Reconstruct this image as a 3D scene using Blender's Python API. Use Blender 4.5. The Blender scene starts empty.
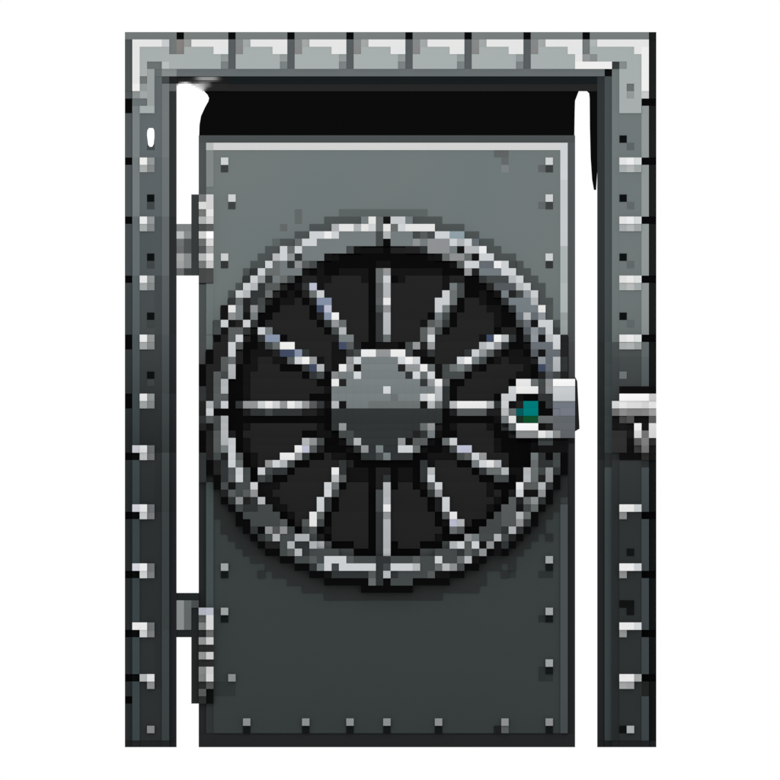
import bpy, math

# ------------------------------------------------------------------ scene units
U = 0.025                     # one block of the door is 25 mm wide
CX, RB = 35.92, 96.9          # block column of the view centre, block row of the ground
scene = bpy.context.scene
COL = scene.collection


def pt(c, h, r):
    """block column, height in blocks in front of the door face, block row -> metres"""
    return ((c - CX) * U, -h * U, (RB - min(r, RB)) * U)


# ------------------------------------------------------------------ materials
def lin(v):
    v /= 255.0
    return v / 12.92 if v <= 0.04045 else ((v + 0.055) / 1.055) ** 2.4


# how much light each row of the door gets (lamp above + white surroundings)
LIGHT = [(0, 3.65), (6, 3.55), (25, 3.52), (31, 3.44), (34, 3.37), (37, 3.25), (40, 2.98), (43, 2.7), (46, 2.42), (49, 2.05),
         (52, 1.72), (55, 1.43), (58, 1.18), (61, 1.0), (64, 0.96), (70, 0.89), (80, 0.86), (90, 0.83), (97, 0.76)]


def light(r):
    for (r0, a), (r1, b) in zip(LIGHT, LIGHT[1:]):
        if r <= r1:
            return a + (b - a) * max(0, r - r0) / (r1 - r0)
    return LIGHT[-1][1]


MATS = {}


def metal(rgb, mottled=False):
    """painted or worn steel, highlights and shade in some tones; albedo is snapped to a short range of steel tones"""
    lum = max(1e-4, (rgb[0] + rgb[1] + rgb[2]) / 3)
    q = max(-76, min(0, round(math.log(min(lum, 0.92)) / math.log(1.095))))
    ql = 1.095 ** q
    tint = tuple(round(x / lum * 32) / 32 for x in rgb)
    key = (q, tint, mottled)
    if key in MATS:
        return MATS[key]
    sat = max(tint) - min(tint)
    kind = 'enamel' if sat > 0.8 else ('blued_steel' if sat > 0.3 else 'steel')
    m = bpy.data.materials.new(kind)
    m.use_nodes = True
    nt = m.node_tree
    b = nt.nodes['Principled BSDF']
    base = [min(0.92, ql * t) for t in tint]
    b.inputs['Roughness'].default_value = 0.62
    b.inputs['Specular IOR Level'].default_value = 0.0 if ql < 0.25 else 0.05
    geo = nt.nodes.new('ShaderNodeNewGeometry')
    n = nt.nodes.new('ShaderNodeTexNoise')
    n.inputs['Scale'].default_value = 2.2 if mottled else 9.0
    n.inputs['Detail'].default_value = 2.0
    mix = nt.nodes.new('ShaderNodeMix')
    mix.data_type = 'RGBA'
    k = 0.07 if mottled else 0.04
    mix.inputs[6].default_value = (base[0] * (1 - k), base[1] * (1 - k * .6), base[2] * (1 - k * .3), 1)
    mix.inputs[7].default_value = (base[0] * (1 + k), base[1] * (1 + k * .7), base[2] * (1 + k * .2), 1)
    nt.links.new(geo.outputs['Position'], n.inputs['Vector'])
    nt.links.new(n.outputs['Fac'], mix.inputs[0])
    nt.links.new(mix.outputs[2], b.inputs['Base Color'])
    MATS[key] = m
    return m


def tone(rgb, r, mottled=False):
    """steel that photographs as rgb where row r is lit"""
    L = light(r)
    return metal(tuple(lin(x) / L for x in rgb), mottled)


TONES = {
    '0': (11, 11, 11), '1': (21, 21, 21), '2': (35, 35, 35), '3': (50, 53, 54), '4': (68, 72, 73),
    '5': (86, 90, 91), '6': (103, 108, 109), '7': (116, 123, 124), '8': (142, 146, 147),
    '9': (176, 180, 181), 'a': (201, 204, 205), 'b': (228, 229, 230), 'W': (249, 249, 249),
    'u': (64, 74, 98), 'v': (132, 143, 164), 'w': (186, 190, 206), 'c': (138, 155, 163),
    'T': (0, 122, 122), 't': (4, 90, 92), 'G': (14, 80, 46), 'g': (28, 48, 38),
    ';': (94, 101, 101),
}


def ch(k, r):
    return tone(TONES[k], r)


# ------------------------------------------------------------------ mesh building
class Mesh:
    def __init__(self):
        self.v, self.f, self.m, self.slots = [], [], [], []

    def face(self, pts, mat):
        if mat not in self.slots:
            self.slots.append(mat)
        i = len(self.v)
        self.v += pts
        self.f.append(tuple(range(i, i + len(pts))))
        self.m.append(self.slots.index(mat))

    def grid(self, cells, base):
        """cells {(c, r): (h, mat)}: one closed stepped relief"""
        for (c, r), (h, mat) in cells.items():
            self.face([pt(c, h, r + 1), pt(c + 1, h, r + 1), pt(c + 1, h, r), pt(c, h, r)], mat)
            self.face([pt(c, base, r), pt(c + 1, base, r), pt(c + 1, base, r + 1), pt(c, base, r + 1)], mat)
            for dc, dr, a, b in ((-1, 0, (c, r), (c, r + 1)), (1, 0, (c + 1, r + 1), (c + 1, r)),
                                 (0, -1, (c + 1, r), (c, r)), (0, 1, (c, r + 1), (c + 1, r + 1))):
                nb = cells.get((c + dc, r + dr))
                low = base if nb is None else nb[0]
                if low < h - 1e-6:
                    self.face([pt(a[0], h, a[1]), pt(a[0], low, a[1]), pt(b[0], low, b[1]), pt(b[0], h, b[1])], mat)

    def prism(self, outline, h, base, mat):
        """outline of (c, r) points going clockwise as seen from the front"""
        self.face([pt(c, h, r) for c, r in reversed(outline)], mat)
        self.face([pt(c, base, r) for c, r in outline], mat)
        for a, b in zip(outline, outline[1:] + outline[:1]):
            self.face([pt(a[0], h, a[1]), pt(b[0], h, b[1]), pt(b[0], base, b[1]), pt(a[0], base, a[1])], mat)

    def box(self, c0, c1, r0, r1, h, base, mat):
        self.prism([(c0, r0), (c1, r0), (c1, r1), (c0, r1)], h, base, mat)

    def build(self, name, parent=None):
        me = bpy.data.meshes.new(name)
        seen, verts, remap = {}, [], []
        for p in self.v:                                   # weld the corners the blocks share
            k = tuple(round(x, 5) for x in p)
            if k not in seen:
                seen[k] = len(verts)
                verts.append(p)
            remap.append(seen[k])
        me.from_pydata(verts, [], [tuple(remap[i] for i in f) for f in self.f])
        for s in self.slots:
            me.materials.append(s)
        me.polygons.foreach_set('material_index', self.m)
        me.update()
        o = bpy.data.objects.new(name, me)
        COL.objects.link(o)
        if parent is not None:
            o.parent = parent
            o.matrix_parent_inverse = parent.matrix_basis.inverted()
        return o


def part(name, cells, base, parent):
    m = Mesh()
    m.grid(cells, base)
    return m.build(name, parent)


def thing(name, label, cat, c, h, r):
    o = bpy.data.objects.new(name, None)
    o.empty_display_size = 0.1
    o.location = pt(c, h, r)
    COL.objects.link(o)
    o['label'], o['category'], o['kind'] = label, cat, 'thing'
    return o


# ------------------------------------------------------------------ ground
gm = bpy.data.materials.new('white_paper')
gm.use_nodes = True
gb = gm.node_tree.nodes['Principled BSDF']
gb.inputs['Roughness'].default_value = 0.9
gb.inputs['Specular IOR Level'].default_value = 0.0
gn = gm.node_tree.nodes.new('ShaderNodeTexNoise')
gn.inputs['Scale'].default_value = 3.0
gr = gm.node_tree.nodes.new('ShaderNodeMapRange')
gr.inputs[3].default_value, gr.inputs[4].default_value = 0.88, 0.92
gm.node_tree.links.new(gn.outputs['Fac'], gr.inputs[0])
gm.node_tree.links.new(gr.outputs[0], gb.inputs['Base Color'])
me = bpy.data.meshes.new('floor')
S = 40
me.from_pydata([(-S, -S, 0), (S, -S, 0), (S, S, 0), (-S, S, 0)], [], [(0, 1, 2, 3)])
me.materials.append(gm)
floor = bpy.data.objects.new('floor', me)
COL.objects.link(floor)
floor['kind'] = 'structure'

# ------------------------------------------------------------------ door frame
frame = thing('vault_doorway', 'notched steel door frame with studded posts and a block topped lintel',
              'door frame', 36, 0, 96.9)
FB = -4.0                      # back of the frame


def lerp(a, b, t):
    t = max(0, min(1, t))
    return tuple(x + (y - x) * t for x, y in zip(a, b))


def light_band_steel(top, bot, r):
    """steel of row r, light fading down the post set into it by bands"""
    mid = (r + 7) // 8 * 8 - 3
    rgb = lerp(top, bot, (mid - 18) / 36.0)
    return metal(tuple(lin(x) / light(mid) for x in rgb))


# --- lintel (rows 0-5) with its eight blocks
lin_c = {}
BODY = (165, 171, 171)
STRIP = (104, 111, 113)
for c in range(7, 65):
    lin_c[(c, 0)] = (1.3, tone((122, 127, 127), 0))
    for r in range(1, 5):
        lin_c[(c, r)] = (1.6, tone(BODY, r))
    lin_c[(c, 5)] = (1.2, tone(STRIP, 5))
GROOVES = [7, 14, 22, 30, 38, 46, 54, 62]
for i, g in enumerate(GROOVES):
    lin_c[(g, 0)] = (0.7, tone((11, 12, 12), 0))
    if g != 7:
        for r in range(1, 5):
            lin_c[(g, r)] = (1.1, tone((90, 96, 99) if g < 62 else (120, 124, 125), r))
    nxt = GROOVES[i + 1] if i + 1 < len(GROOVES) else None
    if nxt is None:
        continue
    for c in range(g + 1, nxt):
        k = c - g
        lin_c[(c, 1)] = (1.75, ch('b', 1)) if k >= 3 else (1.5, tone((134, 137, 137) if k == 1 else (164, 168, 168), 1))  # bright top row is a highlight set into the block tones
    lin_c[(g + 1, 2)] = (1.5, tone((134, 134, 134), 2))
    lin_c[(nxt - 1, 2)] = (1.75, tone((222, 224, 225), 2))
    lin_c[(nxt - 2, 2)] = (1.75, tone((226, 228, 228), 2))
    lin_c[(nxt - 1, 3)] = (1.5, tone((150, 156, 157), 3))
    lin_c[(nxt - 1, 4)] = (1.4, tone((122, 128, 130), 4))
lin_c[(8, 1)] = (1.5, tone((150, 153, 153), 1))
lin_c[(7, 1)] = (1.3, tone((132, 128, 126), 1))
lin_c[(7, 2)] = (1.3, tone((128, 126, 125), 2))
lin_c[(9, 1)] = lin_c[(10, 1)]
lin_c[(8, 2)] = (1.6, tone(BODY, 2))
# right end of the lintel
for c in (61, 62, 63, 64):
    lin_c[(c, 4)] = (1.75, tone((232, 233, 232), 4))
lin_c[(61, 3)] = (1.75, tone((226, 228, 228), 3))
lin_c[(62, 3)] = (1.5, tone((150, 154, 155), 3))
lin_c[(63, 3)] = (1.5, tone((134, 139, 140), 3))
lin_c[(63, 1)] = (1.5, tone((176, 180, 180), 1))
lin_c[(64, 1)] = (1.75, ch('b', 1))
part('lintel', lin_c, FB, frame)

# --- left post
lp = {}
LEFT = {0: ((82, 88, 90), (42, 46, 47)), 1: ((120, 128, 130), (58, 67, 70)), 2: ((98, 106, 108), (45, 48, 49)),
        3: ((98, 106, 108), (45, 48, 49)), 4: ((98, 106, 108), (44, 47, 48)), 5: ((114, 120, 121), (58, 64, 65)),
        6: ((50, 53, 53), (37, 39, 40))}
HL = {0: 0.6, 1: 1.15, 2: 1.0, 3: 1.0, 4: 1.0, 5: 1.15, 6: 0.4}
for r in range(0, 97):
    for c in range(7):
        lp[(c, r)] = (HL[c], light_band_steel(*LEFT[c], r))
for c in range(7):
    lp[(c, 96)] = (HL[c] - 0.1, tone((35, 37, 38), 96))
    lp[(c, 0)] = (1.3, tone((116, 121, 121), 0))
for r in range(1, 8):
    lp[(0, r)] = (0.9, tone((80, 86, 87), r))
    lp[(1, r)] = (1.75, tone((229, 231, 231), r))
for r in range(1, 9):
    for c in range(2, 7):
        if r <= 4 or c == 2:
            lp[(c, r)] = (1.6, tone(BODY, r))
for c in (2, 3, 4):
    lp[(c, 1)] = (1.75, ch('b', 1))
lp[(5, 1)] = (1.7, ch('a', 1))
lp[(6, 1)] = lp[(6, 2)] = (1.3, tone((114, 118, 118), 1))
lp[(3, 4)] = lp[(4, 4)] = (1.3, tone((108, 114, 114), 4))
lp[(5, 4)] = (1.65, tone((186, 190, 190), 4))
for c in (4, 5, 6):
    lp[(c, 5)] = (1.2, tone(STRIP if c == 4 else (136, 142, 143), 5))
lp[(5, 6)] = (0.9, tone((70, 75, 75), 6))
lp[(6, 6)] = (0.4, tone((33, 35, 36), 6))
lp[(6, 7)] = (0.4, tone((96, 99, 99), 7))
for r in range(5, 10):
    lp[(3, r)] = (1.5, tone((150, 157, 158), r))
lp[(2, 5)] = (1.6, tone(BODY, 5))
lp[(2, 6)] = (1.3, tone((114, 119, 120), 6))
lp[(2, 7)] = (1.5, tone((146, 152, 153), 7))
lp[(1, 8)] = (1.4, tone((140, 146, 147), 8))
lp[(2, 8)] = (1.5, tone((160, 166, 166), 8))
lp[(0, 9)] = lp[(0, 10)] = (0.4, tone((10, 10, 11), 9))
lp[(1, 9)] = lp[(2, 9)] = (1.2, tone((106, 112, 113), 9))
lp[(2, 10)] = lp[(3, 10)] = (1.5, tone(BODY, 10))
for r in (13, 14, 15):
    lp.pop((3, r))
for r, n in ((17, 1), (25, 1), (33, 1), (41, 2), (49, 2), (57, 1), (65, 1), (73, 1), (81, 1), (87, 1), (90, 1)):
    for k in range(n):
        lp[(0, r + k)] = (0.2, tone((11, 11, 12), r))
for r in (57, 65, 73, 81, 87):
    lp[(1, r)] = (0.6, tone((17, 18, 18), r))
m = Mesh()
m.grid(lp, FB)
m.prism([(3.0, 15.3), (3.15, 15.3), (3.35, 15.55), (3.7, 15.55), (3.9, 15.2), (4.0, 15.2), (4.0, 16.0), (3.0, 16.0)],
        0.7, FB, tone((70, 75, 77), 15))                              # lower lip of the keyhole
pm = light_band_steel(*LEFT[3], 13)
m.prism([(3.0, 13.0), (3.25, 13.0), (3.05, 13.3), (3.0, 13.7)], 0.99, FB, pm)
m.prism([(3.8, 13.0), (4.0, 13.0), (4.0, 13.6), (3.95, 13.25)], 0.99, FB, pm)
m.prism([(3.0, 14.1), (3.06, 14.5), (3.15, 15.3), (3.0, 15.3)], 0.99, FB, pm)
m.prism([(4.0, 14.3), (4.0, 15.2), (3.9, 15.2), (3.96, 14.6)], 0.99, FB, pm)
post1 = m.build('post', frame)


def stud(cells, parent, name='stud', base=0.9):
    part(name, cells, base, parent)


for r in (17, 25, 33, 41, 49):
    stud({(2, r): (1.7, tone((230, 231, 230), r)), (3, r): (1.4, tone((146, 150, 150), r)),
          (2, r + 1): (1.5, tone((166, 170, 170), r + 1)), (3, r + 1): (1.3, tone((132, 136, 136), r + 1))}, post1)
for r in (56, 64, 72, 80):
    w = (210, 212, 220) if r != 80 else (228, 229, 230)
    stud({(1, r): (1.6, tone(w, r)), (2, r): (1.8, tone((228, 229, 230), r)), (3, r): (1.4, tone((112, 115, 117), r)),
          (2, r + 1): (1.6, tone((205, 207, 208), r)), (3, r + 1): (1.3, tone((122, 125, 127), r))}, post1, base=1.0)
stud({(2, 87): (1.5, tone((176, 178, 178), 87)), (3, 87): (1.7, tone((216, 218, 218), 87)),
      (3, 88): (1.5, tone((140, 142, 142), 88))}, post1)
stud({(3, 94): (1.4, tone((128, 130, 131), 94))}, post1)
for r in (22, 30, 38, 46):
    stud({(3, r): (1.15, tone((14, 17, 18), r)), (3, r + 1): (1.1, tone((66, 71, 72), r))}, post1, 'bolt_hole')

# --- right post
rp = {}
RIGHT_T = {64: (49, 54, 55), 65: (70, 77, 78), 66: (110, 118, 118), 67: (113, 121, 121), 68: (113, 121, 121),
           69: (113, 121, 121), 70: (145, 152, 152), 71: (30, 31, 31)}
RIGHT_B = {64: (36, 38, 39), 65: (59, 66, 68), 66: (42, 45, 46), 67: (46, 49, 50), 68: (46, 49, 50),
           69: (46, 49, 50), 70: (60, 67, 70), 71: (22, 23, 23)}
HR = {64: 0.3, 65: 0.6, 66: 1.0, 67: 1.1, 68: 1.1, 69: 1.1, 70: 1.2, 71: 0.6}
for r in range(0, 97):
    for c in range(64, 72):
        if c == 64 and r < 5:
            continue
        if r < 42:
            mt = metal(tuple(lin(x) / light(16) for x in RIGHT_T[c]))
        elif r < 58:
            mid = lerp(RIGHT_T[c], RIGHT_B[c], 0.55 + 0.45 * (r - 42) / 16)
            mt = tone(mid, r)
        else:
            mt = metal(tuple(lin(x) / light(80) for x in RIGHT_B[c]))
        if r in (57, 58) and c in (65, 70):
            mt = tone((47, 50, 51), r)
        rp[(c, r)] = (HR[c], mt)
for c in range(64, 72):
    rp[(c, 96)] = (HR[c] - 0.1, tone((33, 35, 36), 96))
for c in range(65, 71):
    rp[(c, 0)] = (1.3, tone((122, 127, 127), 0))
    for r in range(1, 5):
        rp[(c, r)] = (1.6, tone(BODY, r))
    rp[(c, 1)] = (1.75, ch('b', 1))
rp[(71, 0)] = (0.9, tone((28, 29, 29), 0))
for r in range(1, 8):
    rp[(70, r)] = (1.75, tone((232, 233, 233), r))
rp[(70, 8)] = (1.6, tone((196, 199, 199), 8))
rp[(69, 2)] = (1.75, tone((226, 228, 228), 2))
rp[(65, 4)] = (1.75, tone((232, 233, 232), 4))
rp[(66, 4)] = (1.2, tone((58, 62, 63), 4))
rp[(67, 4)] = (1.4, tone((138, 143, 144), 4))
rp[(65, 5)] = (0.6, tone((13, 14, 14), 5))
for r in range(5, 11):
    for c in (67, 68, 69):
        rp[(c, r)] = (1.6, tone(BODY, r))
rp[(68, 7)] = (1.3, tone((110, 115, 116), 7))
rp[(68, 8)] = (1.5, tone((146, 151, 152), 8))
rp[(70, 9)] = rp[(71, 9)] = (0.4, tone((11, 11, 11), 9))
for r, n in ((17, 1), (25, 1), (33, 1), (41, 1), (65, 1), (73, 1), (81, 1), (87, 1)):
    for c in (70, 71):
        rp[(c, r)] = (0.3, tone((11, 11, 12), r))
for r in (88, 89):
    rp[(70, r)] = (1.1, tone((33, 35, 35), r))
post2 = part('post', rp, FB, frame)
for r in (17, 25, 33, 41):
    stud({(67, r): (1.8, tone((222, 224, 224), r)), (68, r): (1.8, tone((234, 235, 235), r)), (69, r): (1.7, tone((218, 220, 221), r)),
          (67, r + 1): (1.5, tone((170, 174, 174), r)), (68, r + 1): (1.5, tone((184, 187, 187), r)),
          (69, r + 1): (1.5, tone((160, 165, 165), r))}, post2, base=1.0)
for r in (64, 72, 80):
    stud({(67, r): (1.8, tone((234, 235, 235), r)), (68, r): (1.8, tone((228, 230, 230), r)), (69, r): (1.7, tone((206, 209, 210), r)),
          (67, r + 1): (1.4, tone((142, 145, 145), r))}, post2, base=1.0)
stud({(67, 87): (1.8, tone((232, 233, 232), 87)), (68, 87): (1.8, tone((228, 229, 229), 87)), (69, 87): (1.5, tone((160, 162, 162), 87)),
      (67, 88): (1.5, tone((164, 166, 166), 88)), (68, 88): (1.5, tone((158, 160, 160), 88))}, post2, base=1.0)
stud({(67, 94): (1.2, tone((16, 17, 17), 94)), (68, 94): (1.5, tone((164, 167, 168), 94))}, post2, base=1.0)
stud({(67, 46): (1.3, tone((112, 118, 119), 46))}, post2, base=1.0)
for r in (14, 22, 30, 38):
    stud({(67, r): (1.25, tone((14, 17, 18), r)), (68, r + 1): (1.15, tone((96, 102, 103), r))}, post2, 'bolt_hole', 1.0)
stud({(68, 70): (1.2, tone((20, 21, 21), 70))}, post2, 'bolt_hole', 1.0)
stud({(67, 77): (1.2, tone((17, 18, 18), 77)), (68, 77): (1.2, tone((17, 18, 18), 77)), (68, 78): (1.2, tone((20, 21, 21), 78))},
     post2, 'bolt_hole', 1.0)

# --- strike catch on the right post
kc = {}
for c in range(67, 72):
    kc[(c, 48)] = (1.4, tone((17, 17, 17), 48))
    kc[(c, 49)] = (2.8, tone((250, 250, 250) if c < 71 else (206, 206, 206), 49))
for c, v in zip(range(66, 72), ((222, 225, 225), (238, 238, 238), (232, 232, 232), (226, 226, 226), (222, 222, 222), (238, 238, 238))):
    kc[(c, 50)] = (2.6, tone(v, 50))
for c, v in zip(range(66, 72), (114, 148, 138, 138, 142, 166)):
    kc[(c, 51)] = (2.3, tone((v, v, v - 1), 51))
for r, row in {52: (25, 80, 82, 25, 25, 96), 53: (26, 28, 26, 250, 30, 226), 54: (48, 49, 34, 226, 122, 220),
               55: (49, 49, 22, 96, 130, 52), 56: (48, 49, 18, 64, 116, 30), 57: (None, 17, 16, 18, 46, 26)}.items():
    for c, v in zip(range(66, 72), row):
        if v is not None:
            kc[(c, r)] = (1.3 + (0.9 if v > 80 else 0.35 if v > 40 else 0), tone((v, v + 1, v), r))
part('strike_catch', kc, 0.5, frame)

# --- black header panel behind the lintel and the shadow gap by the right post as a black strip
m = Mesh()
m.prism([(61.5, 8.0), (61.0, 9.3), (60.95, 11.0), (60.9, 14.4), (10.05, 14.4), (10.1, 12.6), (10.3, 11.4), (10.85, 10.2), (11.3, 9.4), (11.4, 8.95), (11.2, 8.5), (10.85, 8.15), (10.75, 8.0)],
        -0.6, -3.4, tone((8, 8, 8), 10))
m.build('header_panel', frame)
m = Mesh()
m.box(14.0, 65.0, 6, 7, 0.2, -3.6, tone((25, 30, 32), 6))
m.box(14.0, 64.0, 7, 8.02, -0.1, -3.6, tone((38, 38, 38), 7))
# its left end: blurred pale smear fading to white, built of quarter blocks


def smear_tone(px, py):
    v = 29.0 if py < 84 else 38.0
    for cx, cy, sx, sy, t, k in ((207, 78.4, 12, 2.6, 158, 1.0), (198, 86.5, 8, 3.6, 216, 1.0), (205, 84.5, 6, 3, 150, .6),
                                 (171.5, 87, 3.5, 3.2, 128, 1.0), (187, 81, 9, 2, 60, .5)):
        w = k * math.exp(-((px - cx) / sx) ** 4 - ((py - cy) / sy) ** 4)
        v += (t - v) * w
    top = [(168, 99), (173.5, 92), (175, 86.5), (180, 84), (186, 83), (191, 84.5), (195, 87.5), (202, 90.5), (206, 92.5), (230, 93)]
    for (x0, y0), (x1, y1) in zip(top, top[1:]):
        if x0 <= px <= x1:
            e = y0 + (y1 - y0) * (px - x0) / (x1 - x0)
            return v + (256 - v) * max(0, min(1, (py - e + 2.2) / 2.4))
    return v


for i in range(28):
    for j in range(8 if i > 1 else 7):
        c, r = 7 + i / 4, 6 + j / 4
        v = smear_tone(124.9 + 7.38 * (c + .125), 32.05 + 7.38 * (r + .125))
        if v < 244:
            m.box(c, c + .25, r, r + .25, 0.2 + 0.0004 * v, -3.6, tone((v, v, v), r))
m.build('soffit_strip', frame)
m = Mesh()
m.prism([(62.6, 8.02), (64.0, 8.02), (64.0, 19.0), (63.85, 21.4), (63.55, 21.4), (63.3, 20.0), (63.1, 17.0), (63.0, 13.0), (62.97, 9.0), (62.9, 8.3)],
        -0.3, -3.2, tone((12, 12, 12), 14))
m.build('shadow_gap', frame)

# ------------------------------------------------------------------ vault door
door = thing('vault_door_leaf', 'riveted grey steel vault door with twelve spoke handwheel and teal lensed latch',
             'door', 35.5, 0, 96.9)
DB = -3.2
PT_, PB_ = (111, 119, 119), (58, 64, 64)
paint_t = metal(tuple(lin(x) / light(18) for x in PT_), True)
paint_b = metal(tuple(lin(x) / light(82) for x in PB_), True)
pc = {}
for r in range(14, 97):
    for c in range(10, 61):
        pc[(c, r)] = (0.0, paint_t if r < 46 else paint_b)
for r in range(14, 97):
    pc[(10, r)] = (-0.3, tone((80, 86, 86), 16) if r < 42 else tone((41, 43, 44), 80))
    pc[(60, r)] = (-0.3, tone((82, 86, 87), 16) if r < 42 else tone((38, 40, 41), 80))
for r in range(91, 95):
    pc[(11, r)] = (-0.1, tone((48, 52, 52), r))
for c in range(10, 61):
    pc[(c, 14)] = (-0.3, tone((77, 82, 83), 14))
    for r in (95, 96):
        pc[(c, r)] = (-0.2, tone((38, 40, 41), r))
# worn patches of the paint
for c, r, v in ((50, 16, 98), (51, 16, 100), (51, 17, 104), (51, 18, 128), (23, 24, 103), (23, 25, 103), (21, 26, 101),
                (56, 18, 100), (56, 23, 100), (56, 79, 45), (56, 86, 48), (56, 87, 48), (57, 87, 50),
                (18, 73, 50), (56, 73, 48), (57, 73, 48), (28, 76, 48), (29, 76, 48), (14, 88, 51), (13, 88, 51),
                (12, 88, 51), (12, 89, 52), (13, 89, 52), (14, 89, 52), (29, 75, 49), (30, 24, 96), (52, 73, 50), (53, 70, 52)):
    pc[(c, r)] = (0.0, tone((v - 3, v + 2, v + 2), r))
# edge trims
tr = {(c, 15): (0.25, tone((206, 208, 207), 15)) for c in range(12, 59)}
tr[(11, 15)] = (0.25, tone((184, 188, 186), 15))
part('edge_trim', tr, -0.1, door)
part('edge_trim', {(11, r): (0.2, tone((128, 134, 134), r)) for r in range(16, 21)}, -0.1, door)
part('edge_trim', {(11, r): (0.2, tone((112, 121, 121), 20)) for r in range(34, 41)}, -0.1, door)
part('edge_trim', {(11, r): (0.2, tone((66, 75, 75), 80)) for r in range(61, 78)}, -0.1, door)
part('edge_trim', {(59, r): (0.25, tone((205, 208, 210) if r < 20 else (192, 197, 199) if r < 29 else (172, 178, 180) if r < 38 else (152, 158, 158), r))
                   for r in range(15, 41)}, -0.1, door)
part('edge_trim', {(59, r): (0.2, tone((70, 77, 79), 80)) for r in range(64, 95)}, -0.1, door)
# rivets: bright head, its drop shadow built as a dark block below
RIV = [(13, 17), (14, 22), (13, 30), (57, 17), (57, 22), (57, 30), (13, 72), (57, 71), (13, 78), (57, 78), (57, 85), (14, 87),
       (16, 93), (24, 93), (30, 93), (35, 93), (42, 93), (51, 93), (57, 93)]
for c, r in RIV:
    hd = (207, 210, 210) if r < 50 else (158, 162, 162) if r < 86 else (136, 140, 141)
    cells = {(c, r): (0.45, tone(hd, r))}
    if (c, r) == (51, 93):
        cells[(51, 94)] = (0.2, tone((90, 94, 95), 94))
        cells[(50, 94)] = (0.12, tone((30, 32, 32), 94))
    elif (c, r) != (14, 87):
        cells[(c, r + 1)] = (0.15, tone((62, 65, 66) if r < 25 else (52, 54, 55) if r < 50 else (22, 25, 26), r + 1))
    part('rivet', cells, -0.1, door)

# hinges: leaf into the post, knuckle on the door edge
hg = {}
for r, a, b in ((26, 126, 124), (27, 186, 132), (28, 108, 80), (29, 104, 78), (30, 166, 136), (31, 160, 132), (32, 104, 62)):
    hg[(7, r)] = (0.5, tone((a, a + 3, a + 3), r))
    hg[(8, r)] = (0.4, tone((b, b + 4, b + 4), r))
for r in range(22, 33):
    hg[(9, r)] = (0.2, tone((58, 62, 62), r))
hinge1 = part('hinge', hg, -1.5, door)
kn = {}
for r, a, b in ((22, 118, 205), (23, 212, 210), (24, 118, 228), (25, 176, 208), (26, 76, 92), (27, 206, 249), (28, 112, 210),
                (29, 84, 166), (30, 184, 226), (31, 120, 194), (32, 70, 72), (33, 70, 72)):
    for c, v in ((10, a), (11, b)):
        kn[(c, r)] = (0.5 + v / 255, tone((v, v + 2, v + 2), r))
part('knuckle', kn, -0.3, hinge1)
hg = {}
for r in range(76, 82):
    row = (36, 36, 36) if r in (76, 81) else (140, 98, 76 if r == 77 else 38)
    for c, v in zip((7, 8, 9), row):
        hg[(c, r)] = (0.4 if v > 40 else 0.2, tone((v, v + 4, v + 4), r))
for r in range(82, 91):
    hg[(9, r)] = (0.2, tone((40, 42, 42), r))
hinge2 = part('hinge', hg, -1.5, door)
kn = {}
for r, a, b in ((78, 178, 184), (79, 92, 212), (80, 128, 206), (81, 40, 108), (82, 142, 200), (83, 44, 46), (84, 146, 204),
                (85, 44, 46), (86, 132, 200), (87, 126, 206), (88, 44, 84), (89, 84, 14), (90, 44, 14)):
    for c, v in ((10, a), (11, b)):
        kn[(c, r)] = (0.4 + v / 255, tone((v, v + 2, v + (12 if r == 78 else 2)), r))
part('knuckle', kn, -0.3, hinge2)

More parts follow.
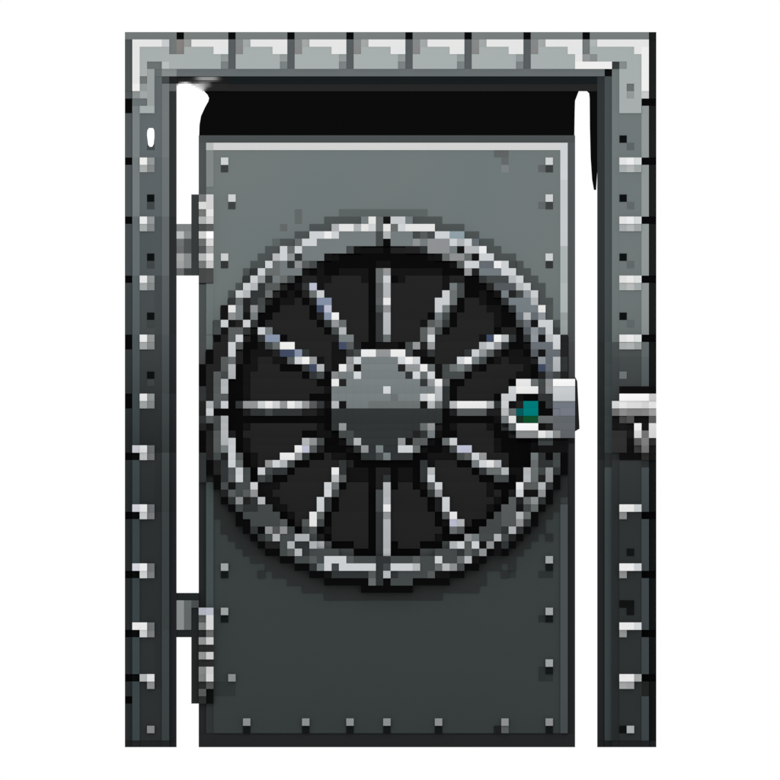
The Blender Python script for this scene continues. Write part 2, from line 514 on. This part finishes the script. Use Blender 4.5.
# ------------------------------------------------------------------ handwheel
# relief of the wheel, rows 24-76, columns 10-59: digit = steel tone with highlights painted in, ',' = drop shadow ring
WHEEL = """
...................;;;;;;;;;;;;...................
.................,,,,,7b61aa7,,,,.................
...............,,,9bb9ba6b6abbbb,,,,..............
.............,,aaba7777749777454aacc,,............
..........;,,6aa7777777740777878 88a9a6,,..........
.........,,a6a777777411110222238887199b,,.........
........,,9a83777110000000000001168861aa,,,.......
.......,,a67385410000000110000000015aa66ba4,......
......,3a66777101001111068111111100082777aa,,.....
......3a83764022112222106a01222221220034449a,,....
.....,a93552013w1222222059222222217400025559a,,...
....,a9336201026a2222220592222222a64001017248a,...
....362342011202vv2222205b222222aa602210037779,,..
...1b72840022220uw2222204822222 2a7202221103777b,..
...18717002222202vb222203922222074022222 1006968,..
..4a12a3022222220386222039222215630222221 00461aa,.
..415531a7222222204922203922225840222222 0220586a,.
..025a203vv02222222772203622225a2222221ub9303819a2
..22a500146bb222221u5200111048282222229a83001666a2
.022a201112uuv32221134bb88bb411322223a852011051662
.025620122115ab812118a77777aba00222ab7401211128693
022590112220003u921b8177777288b614675102222210u693
025490122222220340877a7777773a6a144402222221102542
025900122222222200b2777777777738b5002222220bb648WW
3259001222222222217777777a7777779302222222abbb48aa
325500122222222000777777776777ab930222220aa10033aa
295a0388aba8ba853191777666666619639bbbb93a12TT0377
2a00002334333322103333333333333330255552296tTT0057
3549000000000000003333333333333330000000 17bgGG6666
21490012222222221038333333333368201222210 36WWW1266
02592022222222001104433333333237100222220 02888ba87
0259a0122222229840014933333815 5106a222221000014411
0257a01222222bw520001383733aa610014ww2221000011111
3242a501222bb83002110033473330 0111145a822200073040
3023a60128a940022223200000000031222007ab9200063340
30235a40a433022222b3111022011039222220366911964830
3,035a40430022222295111023011 03a22222200440196280,
.,04144a111222222a60222029022015a2222221000b55930,
.,,25458112222222a42222049222203822222 21202a1180,,
..,0382391122222a30222204922222 02a22222210526830,.
..,,043344112222a30222204b2222202a2222210551460,,.
..,,,0444440122b602222203822222205b22220455960,,..
...,,0044445025b4022222039222222 01w92004455830,...
...,,,03085840450122222039222222 2065004443930,,...
....,,,034944994202222203922222210008744 9420,,.,..
.....,,,022493399400022039022200049a5a18130,,.....
......,,,0045934444440003900004444435480 10,,......
.......,,,,004454aaa544433444544a446910,,,,.......
.........,,,,0037a4aaaaa34aaa944698400,,,.,.......
........,.,,,,,001333335393444451100,,,..,........
............,,,,,00000063044400000,,,,,...........
..............,,,,,,,,0000000,,,,,,,,,............
.................,,,,,,,,,,,,,,,,.................
""".replace(' ', '').strip().split('\n')
assert len(WHEEL) == 53, len(WHEEL)
for i, row in enumerate(WHEEL):
    assert len(row) == 50, (i + 24, len(row), row)

WC, WR = 35.35, 50.9            # wheel axis
LATCH = {47: 53, 48: 52, 49: 51, 50: 51, 51: 51, 52: 51, 53: 52, 54: 53}   # row -> first latch column
shadow_ring, rim, hub, dish, spokes, wedges, latch, gem = {}, {}, {}, {}, {}, {}, {}, {}
LVL = '0123456789abW'
for i, row in enumerate(WHEEL):
    r = 24 + i
    for j, k in enumerate(row):
        c = 10 + j
        if k == '.':
            continue
        d = math.hypot(c + .5 - WC, r + .5 - WR)
        ang = math.degrees(math.atan2(WR - r - .5, c + .5 - WC)) % 360
        if r in LATCH and c >= LATCH[r]:
            if k in 'TtGg':
                gem[(c, r)] = (3.1 if k == 'T' else 3.0, ch(k, r))
            else:
                lv = LVL.index(k) / 12
                if c > 57 and k in '567':
                    mt = tone((116, 122, 131) if r < 52 else (98, 103, 107), r)
                else:
                    mt = ch(k, r)
                latch[(c, r)] = (2.6 + 0.8 * lv, mt)
            continue
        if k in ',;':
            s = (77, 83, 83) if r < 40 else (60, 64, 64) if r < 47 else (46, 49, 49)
            shadow_ring[(c, r)] = (0.15, tone(TONES[';'] if k == ';' else s, r))
            continue
        lv = LVL.index(k) / 12 if k in LVL else 0.6
        if d < 8.0 and k == '3' and r > 50:
            hub[(c, r)] = (1.5 + 0.05 * (64 - d * d) / 10, tone((48, 52, 53), r))  # shaded lower half of the hub, shade set in the tone
        elif d < 8.0 and not (k in '012' and d > 7.1):
            hub[(c, r)] = (1.5 + 0.05 * (64 - d * d) / 10 + 0.2 * lv, ch(k, r))
        elif d > 20.6 and (k not in '012' or d > 21.6):
            mt = ch(k, r)
            if c > 46 and r < 47 and k in '5678':                 # blued steel on this stretch of the rim
                g = TONES[k]
                mt = tone((g[0] - 2, g[1], g[2] + 4), r)
            rim[(c, r)] = (1.4 + 0.4 * lv, mt)
        elif k == '2':
            wedges.setdefault(int(ang // 30), {})[(c, r)] = (0.6, ch(k, r))
        elif k in '01':
            dish[(c, r)] = (0.35 + 0.1 * (k == '1'), ch(k, r))
        else:
            spokes.setdefault(int(((ang + 15) % 360) // 30), {})[(c, r)] = (0.8 + 0.4 * lv, ch(k, r))
for c, v in ((60, 0),):
    for r in range(47, 55):
        latch[(c, r)] = latch[(59, r)]


def largest(cells):
    """split cells into the largest patch that hangs together and the stray rest"""
    left, best = set(cells), set()
    while left:
        todo, got = [left.pop()], set()
        while todo:
            c, r = todo.pop()
            got.add((c, r))
            for n in [(c + a, r + b) for a in (-1, 0, 1) for b in (-1, 0, 1)]:
                if n in left:
                    left.discard(n)
                    todo.append(n)
        if len(got) > len(best):
            best = got
    return {k: cells[k] for k in best}, {k: cells[k] for k in cells if k not in best}


for group in (wedges, spokes):
    for k in list(group):
        group[k], stray = largest(group[k])
        for q, (h, mt) in stray.items():
            dish[q] = (0.45, mt)
rim, stray = largest(rim)
for q, (h, mt) in stray.items():
    shadow_ring[q] = (0.3, mt)
hub, stray = largest(hub)
dish.update({q: (0.45, mt) for q, (h, mt) in stray.items()})
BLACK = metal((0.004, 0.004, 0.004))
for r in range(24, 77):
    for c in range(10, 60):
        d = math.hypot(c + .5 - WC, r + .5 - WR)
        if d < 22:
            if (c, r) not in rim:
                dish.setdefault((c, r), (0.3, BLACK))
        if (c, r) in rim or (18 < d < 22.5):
            shadow_ring.setdefault((c, r), (0.1, BLACK))
dish, stray = largest(dish)
shadow_ring.update({q: (0.3, mt) for q, (h, mt) in stray.items()})
shadow_ring, stray = largest(shadow_ring)
for q, (h, mt) in stray.items():
    pc[q] = (0.0, mt)
part('panel', pc, DB, door)
part('wheel_shadow_plate', shadow_ring, -0.1, door)  # drop shadow around the wheel, built as a dark plate
wheel = part('handwheel', rim, 0.0, door)
part('dish', dish, -0.2, wheel)
for cells in wedges.values():
    part('wedge_panel', cells, -0.1, wheel)
for cells in spokes.values():
    part('spoke', cells, -0.1, wheel)
part('hub', hub, 0.0, wheel)
lo = part('latch', latch, -0.1, door)
part('lens', gem, 0.0, lo)['label'] = 'teal and green glass lens'
m = Mesh()
m.prism([(61.0, 46.7), (61.3, 47.3), (61.6, 53.75), (61.0, 54.1)], 2.9, -0.6, tone((34, 36, 36), 50))
m.build('side_plate', lo)

# ------------------------------------------------------------------ camera
cam = bpy.data.cameras.new('camera')
cam.type = 'ORTHO'
cam.ortho_scale = 780 / 7.38 * U
cam.clip_end = 200
co = bpy.data.objects.new('camera', cam)
COL.objects.link(co)
co.location = (0, -6, (RB - (390 - 32.05) / 7.38) * U)
co.rotation_euler = (math.radians(90), 0, 0)
scene.camera = co

# ------------------------------------------------------------------ light
w = bpy.data.worlds.new('World')
scene.world = w
w.use_nodes = True
bg = w.node_tree.nodes['Background']
bg.inputs[0].default_value = (1, 1, 1, 1)
bg.inputs[1].default_value = 1.0

sp = bpy.data.lights.new('key_lamp', 'SPOT')
sp.energy = 6900
sp.spot_size = math.radians(80)
sp.spot_blend = 0.2
sp.shadow_soft_size = 0.25
so = bpy.data.objects.new('key_lamp', sp)
COL.objects.link(so)
LY, LZ = -8.0, 3.0
so.location = (0, LY, LZ)
edge = math.atan2(LZ - 0.86, -LY)                 # angle below the horizon of the cone's lower edge
pitch = edge - sp.spot_size / 2                    # angle of the axis below the horizon
so.rotation_euler = (math.radians(90) - pitch, 0, 0)

scene.view_settings.view_transform = 'Standard'
scene.view_settings.look = 'None'
scene.view_settings.exposure = 0
scene.view_settings.gamma = 1
